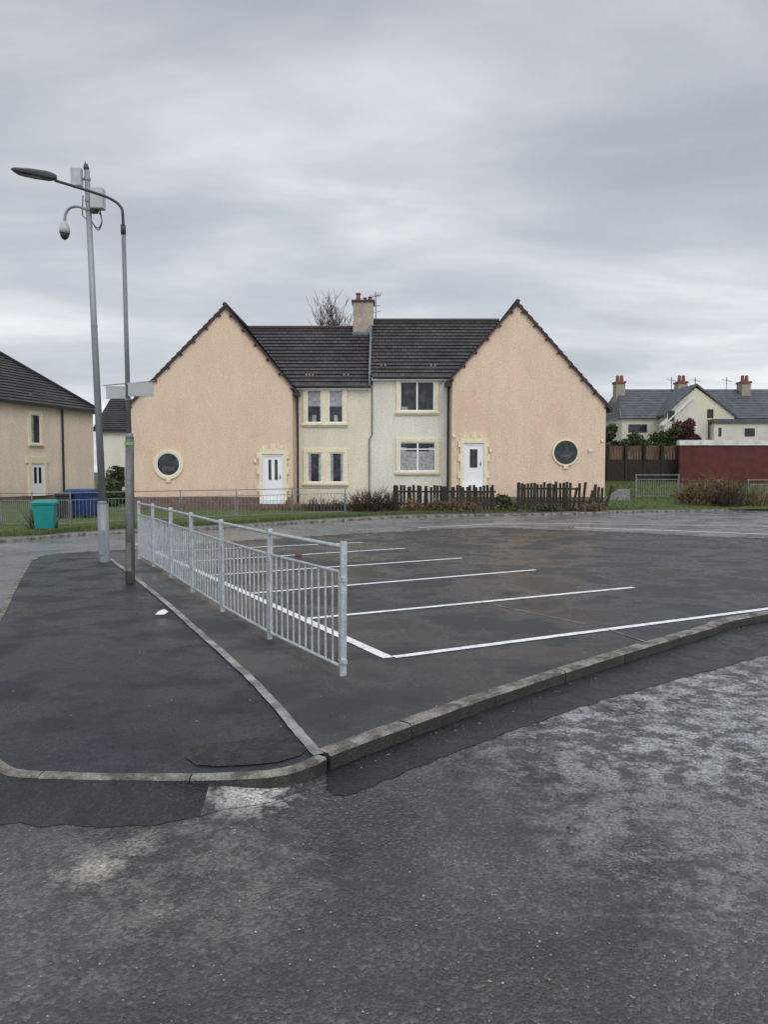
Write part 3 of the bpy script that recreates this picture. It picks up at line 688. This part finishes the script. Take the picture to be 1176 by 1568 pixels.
shrub('bare_hedge',(fx(572,29.8),29.8,0),1.5,.5,1.3,240,m_twig,.3,.015)
shrub('bare_hedge',(fx(500,30.4),30.4,0),1.5,.4,.8,150,m_twig,.35,.013)
shrub('bare_hedge',(fx(430,30.6),30.6,0),2.2,.3,.55,130,m_dead,.35,.010)
for u in (632,655,676,698,720): shrub('dead_weeds',(fx(u,29.3),29.25,0),.5,.15,random.uniform(.55,.9),42,m_dead,.3,.012,1,m_dead)
shrub('dead_weeds',(fx(775,29.6),29.6,0),.6,.2,.35,50,m_dead,.4,.010,2,m_leafg)
shrub('dead_weeds',(fx(830,29.8),29.8,0),1.2,.2,.55,80,m_dead,.4,.011,1,m_leafg)
shrub('dead_weeds',(fx(905,29.9),29.9,0),.7,.2,.7,50,m_dead,.4,.011,1,m_dead)
shrub('bare_shrub',(fx(18,19.5),21.0,0),.5,.4,1.1,50,m_twig,.4,.01)
shrub('bare_shrub',(fx(1085,33),33,.15),1.6,.6,1.9,170,m_dead,.35,.015,2,m_dead)
shrub('bare_shrub',(fx(1120,32.5),32.5,.1),.9,.5,1.6,120,m_twig,.4,.015)
shrub('bare_shrub',(fx(1165,32.5),32.6,.1),.7,.4,1.3,90,m_dead,.4,.014)
bush('evergreen_hedge',(fx(178,36),37,.8),.9,.7,1.0,2600,m_leafg)
bush('evergreen_hedge',(fx(150,33),34,.6),.7,.5,.8,1800,m_leafg)
bush('russet_bush',(fx(1047,50),50,3.9),1.0,.8,.9,2600,m_leafr)
for u,w,zc in ((938,.9,3.6),(968,1.2,3.3),(1000,1.3,3.3),(1025,1.0,3.4)): bush('garden_bush',(fx(u,48),48,zc),w,.8,.75,1700,m_leafg)
bush('garden_bush',(fx(775,31),31.2,.25),.5,.3,.3,500,m_leafg)
def tree(name,base,h,r):
    P=empty(name); b=B()
    def br(p,d,l,r,lev):
        pts=[p]; q=p
        for k in range(3):
            d=(d+Vector((random.gauss(0,.10),random.gauss(0,.10),.05))).normalized(); q=q+d*l/3; pts.append(q)
        b.tube(pts,[r,r*.85,r*.7,r*.55],5 if lev<3 else 3,cap=False)
        if lev<6:
            for _ in range(3 if lev<5 else 2):
                nd_=(d+Vector((random.gauss(0,.42),random.gauss(0,.42),random.gauss(.15,.25)))).normalized()
                br(pts[random.choice((2,3,3))],nd_,l*random.uniform(.62,.78),max(.016,r*.6),lev+1)
    br(Vector(base),Vector((0,0,1)),h,r,0); b.make('trunk_and_branches',m_twig,P)
    top=max(v.z for v in b.v); s=13.6/top
    P.scale=(s*.8,1,s); P.location=(base[0]*(1-s*.8),0,0)
tree('bare_tree',(fx(494,56),56,0),4.6,.22)
# ---------------------------------------------------------------- lamp post
LP=empty('street_lamp'); d=gp(198,892)[1]
def SS(u,v): return S(u,v,d)
bx=SS(199,892); b=B()
b.tube([bx+Vector((0,0,-.2)),SS(198.5,672)],[.066,.06],16); b.make('lower_column',m_pole2,LP,smooth=True)
b=B(); b.tube([SS(198.5,672),SS(198,664),SS(198,664.5)],[.06,.045,.045],16); pts=[SS(197.5,664),SS(193,500),SS(189,350)]
b.tube(pts,[.036,.031,.028],12); b.make('upper_column',m_pole,LP,smooth=True)
b=B(); b.tube([SS(198,682),SS(198,677)],.068,14); b.make('green_band',m_green,LP)
b=B(); p=SS(199,855); b.box(p.x-.04,p.x+.04,d-.072,d-.055,p.z-.18,p.z+.22); b.make('access_door',m_pole2,LP,bevel=.006)
arc=[SS(189,352),SS(188,330),SS(187,322),SS(183,315),SS(176,309),SS(160,301),SS(120,288),SS(84,277)]
b=B(); b.tube(smooth([tuple(p) for p in arc],4),.019,10); b.tube([SS(189,360),SS(188.5,345)],.034,10); b.make('bracket_arm',m_dark,LP,smooth=True)
b=B(); a,c=SS(86,272),SS(20,262)
ax=(c-a).normalized(); upv=Vector((0,0,1)); upv=(upv-ax*upv.dot(ax)).normalized(); sd=ax.cross(upv)
prof=[(0,.035,.03),(.08,.055,.045),(.2,.10,.05),(.55,.12,.045),(.92,.11,.03),(1,.07,.015)]; vs=[];L_=(c-a).length
for t,w,h in prof:
    p=a+ax*L_*t
    for i,j in ((-1,-.8),(1,-.8),(1,.2),(.6,1),(-.6,1),(-1,.2)): vs.append(p+sd*i*w+upv*j*h)
fs=[]
for i in range(len(prof)-1):
    for k in range(6): fs.append((i*6+k,i*6+(k+1)%6,(i+1)*6+(k+1)%6,(i+1)*6+k))
fs+=[tuple(range(6)),tuple(range(30,36))[::-1]]
b.add(vs,fs); b.make('lantern',m_dark,LP,bevel=.006)
b=B(); p=a+ax*L_*.55-upv*.042; b.add([p+ax*s*.14+sd*t*.07 for s,t in ((-1,-1),(1,-1),(1,1),(-1,1))],[(0,1,2,3)]); b.make('led_lens',m_galv2,LP)
b=B()
p0,p1=SS(163,611),SS(199,592); b.box(p0.x,p1.x,d-.02,d-.005,p0.z,p1.z)
p0,p1=SS(199,608),SS(237,587); b.box(p0.x,p1.x,d-.085,d-.07,p0.z,p1.z)
b.make('sign_plates',M('sign_back_grey',(.42,.43,.44),(.36,.37,.38),3,.5),LP,bevel=.004)
b=B()
for v in (588,612): p=SS(196.5,v); b.tube([p-Vector((0,0,.012)),p+Vector((0,0,.012))],.05,12)
p0,p1=SS(160,591),SS(240,584); b.tube([Vector((p0.x,d-.04,p0.z)),Vector((p1.x,d-.04,p1.z))],.008,6)
b.make('sign_clamps',m_galv2,LP)
# ---------------------------------------------------------------- CCTV pole
CP=empty('cctv_pole'); d=gp(161,860)[1]
b=B(); b.tube([SS(161,866),SS(160,860),SS(157,772)],[.1,.095,.09],16); b.tube([SS(157,772),SS(156.8,766),SS(156.8,766.1)],[.09,.055,.055],16)
b.tube([SS(157,768),SS(145,520),SS(133,262)],[.062,.054,.045],16); b.make('column',m_cpole,CP,smooth=True)
b=B(); p=SS(159,830); b.box(p.x-.055,p.x+.055,d-.108,d-.085,p.z-.22,p.z+.22); b.make('access_door',m_cpole,CP,bevel=.006)
b=B(); b.tube([SS(133,266),SS(132,258),SS(131.5,252)],[.03,.05,.03],12); b.tube([SS(131,253),SS(130,247)],.008,5); b.make('finial',m_dark,CP)
def cbox(u0,u1,v0,v1,dy0,dy1):
    b=B(); p0,p1=SS(u0,v1),SS(u1,v0); b.box(p0.x,p1.x,d+dy0,d+dy1,p0.z,p1.z); return b
cbox(112,127,260,289,-.12,.02).make('radio_unit',m_cam,CP,bevel=.02)
cbox(142,161,291,323,-.14,.03).make('control_box',m_cam,CP,bevel=.015)
b=B(); b.tube([SS(127,275),SS(134,275)],.02,8); b.tube([SS(134,308),SS(144,308)],.02,8)
b.tube(smooth([tuple(q) for q in (SS(135,322),SS(118,317),SS(106,320),SS(100,330),SS(99,345))],5),.022,10)
b.make('brackets',m_cpole,CP,smooth=True)
b=B(); b.tube([SS(99,340),SS(99,345),SS(99,350),SS(99,358)],[.035,.06,.085,.09],18); b.make('dome_housing',m_cam,CP,smooth=True)
b=B(); b.tube([SS(99,358),SS(99,362),SS(99,366),SS(99,368)],[.078,.07,.045,.01],18); b.make('dome',m_dark,CP,smooth=True)
b=B()
for off in (0,3): b.tube(smooth([tuple(q) for q in (SS(150+off,322),SS(156,338+off),SS(150,350+off),SS(141,340),SS(137,325))],5),.009,6)
b.tube([SS(127,300),SS(126,330),SS(132,336)],.009,6)
b.make('cables',m_dark,CP)
b=cbox(141,150,318,328,-.06,.02); b.make('junction_box',m_dark,CP,bevel=.01)
b=B()
for v in (275,308,322,500): p=SS(133+(v-262)*.047,v); b.tube([p-Vector((0,0,.02)),p+Vector((0,0,.02))],.057,14)
b.make('bands',m_cpole,CP)
# ---------------------------------------------------------------- bins
def bin_(name,u,v,h,w,mat,rot=0,z0=0):
    P=empty(name); x,y=gp(u,v,z0); TT=Matrix.Translation((x,y,z0))@Matrix.Rotation(rot,4,'Z'); b=B()
    def lo(z,ww,dd): return [(-ww,-dd,z),(ww,-dd,z),(ww,dd,z),(-ww,dd,z)]
    q=w/2; b.add(lo(.05,q*.78,q*.8)+lo(h*.86,q*.95,q)+lo(h*.861,q*1.06,q*1.1)+lo(h*.92,q*1.06,q*1.1),[(0,3,2,1)]+[(4*r+k,4*r+(k+1)%4,4*r+4+(k+1)%4,4*r+4+k) for r in range(3) for k in range(4)]+[(12,13,14,15)])
    b.make('body',mat,P,bevel=.02,T=TT)
    b=B(); b.add([(-q*1.08,-q*1.18,h*.925),(q*1.08,-q*1.18,h*.925),(q*1.08,q*1.1,h*.925),(-q*1.08,q*1.1,h*.925),(-q*.9,-q*.9,h),(q*.9,-q*.9,h),(q*.9,q*.9,h*1.02),(-q*.9,q*.9,h*1.02)],
      [(0,3,2,1),(4,5,6,7),(0,1,5,4),(1,2,6,5),(2,3,7,6),(3,0,4,7)]); b.make('lid',mat,P,bevel=.015,T=TT)
    b=B(); b.tube([(-q*.9,q*1.25,h*.93),(q*.9,q*1.25,h*.93)],.015,8); b.make('handle',mat,P,T=TT)
    b=B()
    for s in (-1,1): b.tube([(s*q*.85-.03,q*.8,.1),(s*q*.85+.03,q*.8,.1)],.1,14)
    b.make('wheels',m_dark,P,T=TT)
bin_('wheelie_bin',70,812,.8,.56,m_teal,.25)
bin_('wheelie_bin',135,792,.95,.55,m_blue,-.2)
bin_('wheelie_bin',117,792,.95,.55,m_blue,.1)
bin_('wheelie_bin',100,793,.85,.5,m_gut,.1)
# ---------------------------------------------------------------- litter & debris
def bits(name,n,reg,s0,s1,mat,flat=.4,z=-.078):
    b=B()
    for _ in range(n):
        x,y=reg(); s=random.uniform(s0,s1); a=random.uniform(0,6.28); k=random.choice((4,5,6)); vs=[]
        for i in range(k):
            t=a+6.28*i/k; q=s*random.uniform(.6,1.1); vs.append((x+q*math.cos(t),y+q*math.sin(t),z))
        vs2=[(x+(p[0]-x)*.6,y+(p[1]-y)*.6,z+s*flat) for p in vs]
        b.add(vs+vs2,[(i,(i+1)%k,k+(i+1)%k,k+i) for i in range(k)]+[tuple(range(k,2*k))])
    b.make(name,mat)
def road_reg():
    return gp(random.uniform(-50,1230),random.uniform(1215,1600),-.08)
bits('gravel_bits',220,road_reg,.002,.007,m_pebble)
bits('fallen_leaf_litter',35,road_reg,.004,.010,m_leaf,.15)
def gut_reg():
    i=random.randrange(30,len(sR)-1); p=sR[i].lerp(sR[i-1],random.random()); return p.x+.02+abs(random.gauss(0,.04)),p.y-.04-abs(random.gauss(0,.05))
bits('gutter_leaves',100,gut_reg,.005,.012,m_leaf,.2,-.075)
def pk_reg(): return gp(random.uniform(0,1176),random.uniform(900,1120))
bits('pavement_specks',60,lambda:(lambda p:p if (p[1]>4.7+max(0,p[0])*.95) else (p[0]-1,p[1]+2))(pk_reg()),.004,.010,m_pebble,.3,.005)
x,y=gp(247,941); b=B(); vs=[(x-.06,y-.03,.006),(x+.05,y-.05,.012),(x+.07,y+.03,.03),(x+.01,y+.08,.05),(x-.05,y+.05,.03),(x,y,.05)]
b.add(vs,[(0,1,5),(1,2,5),(2,3,5),(3,4,5),(4,0,5)]); b.make('crumpled_paper',m_litter)
x,y=gp(870,1268,-.08); bits('dark_clod',1,lambda:(x,y),.011,.012,m_gut,.8)
x,y=gp(457,852); b=B(); b.box(x-.06,x+.06,y-.04,y+.04,.004,.065); b.make('brick',m_pot,bevel=.008)
# ---------------------------------------------------------------- world, sun, camera
AZ=158
w=bpy.data.worlds.new('World'); scene.world=w; w.use_nodes=True; nt=w.node_tree; nt.nodes.clear()
out=nd(nt,'ShaderNodeOutputWorld'); tc=nd(nt,'ShaderNodeTexCoord'); g=tc.outputs['Generated']
sky=nd(nt,'ShaderNodeTexSky',sky_type='NISHITA'); sky.sun_disc=False; sky.sun_elevation=math.radians(42); sky.sun_rotation=math.radians(AZ)
bg1=nd(nt,'ShaderNodeBackground'); bg1.inputs['Strength'].default_value=.1; nt.links.new(sky.outputs[0],bg1.inputs[0])
sep=nd(nt,'ShaderNodeSeparateXYZ'); nt.links.new(g,sep.inputs[0])
zz=mth(nt,'ADD',mth(nt,'MAXIMUM',sep.outputs[2],0.0),.16)
comb=nd(nt,'ShaderNodeCombineXYZ'); nt.links.new(mth(nt,'DIVIDE',sep.outputs[0],zz),comb.inputs[0]); nt.links.new(mth(nt,'DIVIDE',sep.outputs[1],zz),comb.inputs[1])
mp=nd(nt,'ShaderNodeMapping'); mp.inputs['Scale'].default_value=(.52,.95,1); mp.inputs['Rotation'].default_value=(0,0,.22); mp.inputs['Location'].default_value=(1.3,.4,0)
nt.links.new(comb.outputs[0],mp.inputs[0])
n1=nd(nt,'ShaderNodeTexNoise'); n1.inputs['Scale'].default_value=1.7; n1.inputs['Detail'].default_value=7; n1.inputs['Roughness'].default_value=.52; n1.inputs['Distortion'].default_value=.35
nt.links.new(mp.outputs[0],n1.inputs['Vector'])
n2=nd(nt,'ShaderNodeTexNoise'); n2.inputs['Scale'].default_value=.9; n2.inputs['Detail'].default_value=5; n2.inputs['Roughness'].default_value=.5
nt.links.new(comb.outputs[0],n2.inputs['Vector'])
cf=mth(nt,'ADD',mth(nt,'MULTIPLY',n1.outputs['Fac'],.66),mth(nt,'MULTIPLY',n2.outputs['Fac'],.34))
cl=ramp(nt,cf,[(.35,(.42,.452,.50)),(.46,(.50,.532,.58)),(.54,(.61,.64,.675)),(.65,(.82,.84,.86))])
grad=ramp(nt,sep.outputs[2],[(0.0,(1.30,1.29,1.27)),(.12,(1.24,1.24,1.23)),(.32,(1.08,1.08,1.08)),(.5,(.84,.85,.88)),(.75,(1.4,1.4,1.4)),(1.0,(1.8,1.8,1.8))])
c=mix(nt,1.0,cl,grad,'MULTIPLY')
bk=ramp(nt,mth(nt,'MULTIPLY',sep.outputs[1],-1.0),[(0.0,1.0),(.5,1.7)])
c=mix(nt,1.0,c,bk,'MULTIPLY')
bg2=nd(nt,'ShaderNodeBackground'); nt.links.new(c,bg2.inputs[0]); bg2.inputs['Strength'].default_value=1.0
ms=nd(nt,'ShaderNodeMixShader'); ms.inputs[0].default_value=.94
nt.links.new(bg1.outputs[0],ms.inputs[1]); nt.links.new(bg2.outputs[0],ms.inputs[2]); nt.links.new(ms.outputs[0],out.inputs[0])
sd=bpy.data.lights.new('sun','SUN'); sd.energy=.85; sd.angle=math.radians(30); sd.color=(1,.97,.93)
so=bpy.data.objects.new('sun',sd); scene.collection.objects.link(so)
az=math.radians(AZ); el=math.radians(42)
dirv=Vector((math.sin(az)*math.cos(el),math.cos(az)*math.cos(el),math.sin(el)))
so.rotation_euler=dirv.to_track_quat('Z','Y').to_euler()
cd=bpy.data.cameras.new('camera'); cam=bpy.data.objects.new('camera',cd); scene.collection.objects.link(cam)
cam.location=(0,0,H); cam.rotation_euler=(math.radians(90)-TH,0,0)
cd.sensor_fit='HORIZONTAL'; cd.sensor_width=36; cd.lens=36*F/1176; cd.clip_start=.05; cd.clip_end=2000
scene.camera=cam
scene.view_settings.view_transform='Standard'; scene.view_settings.look='None'; scene.view_settings.exposure=0
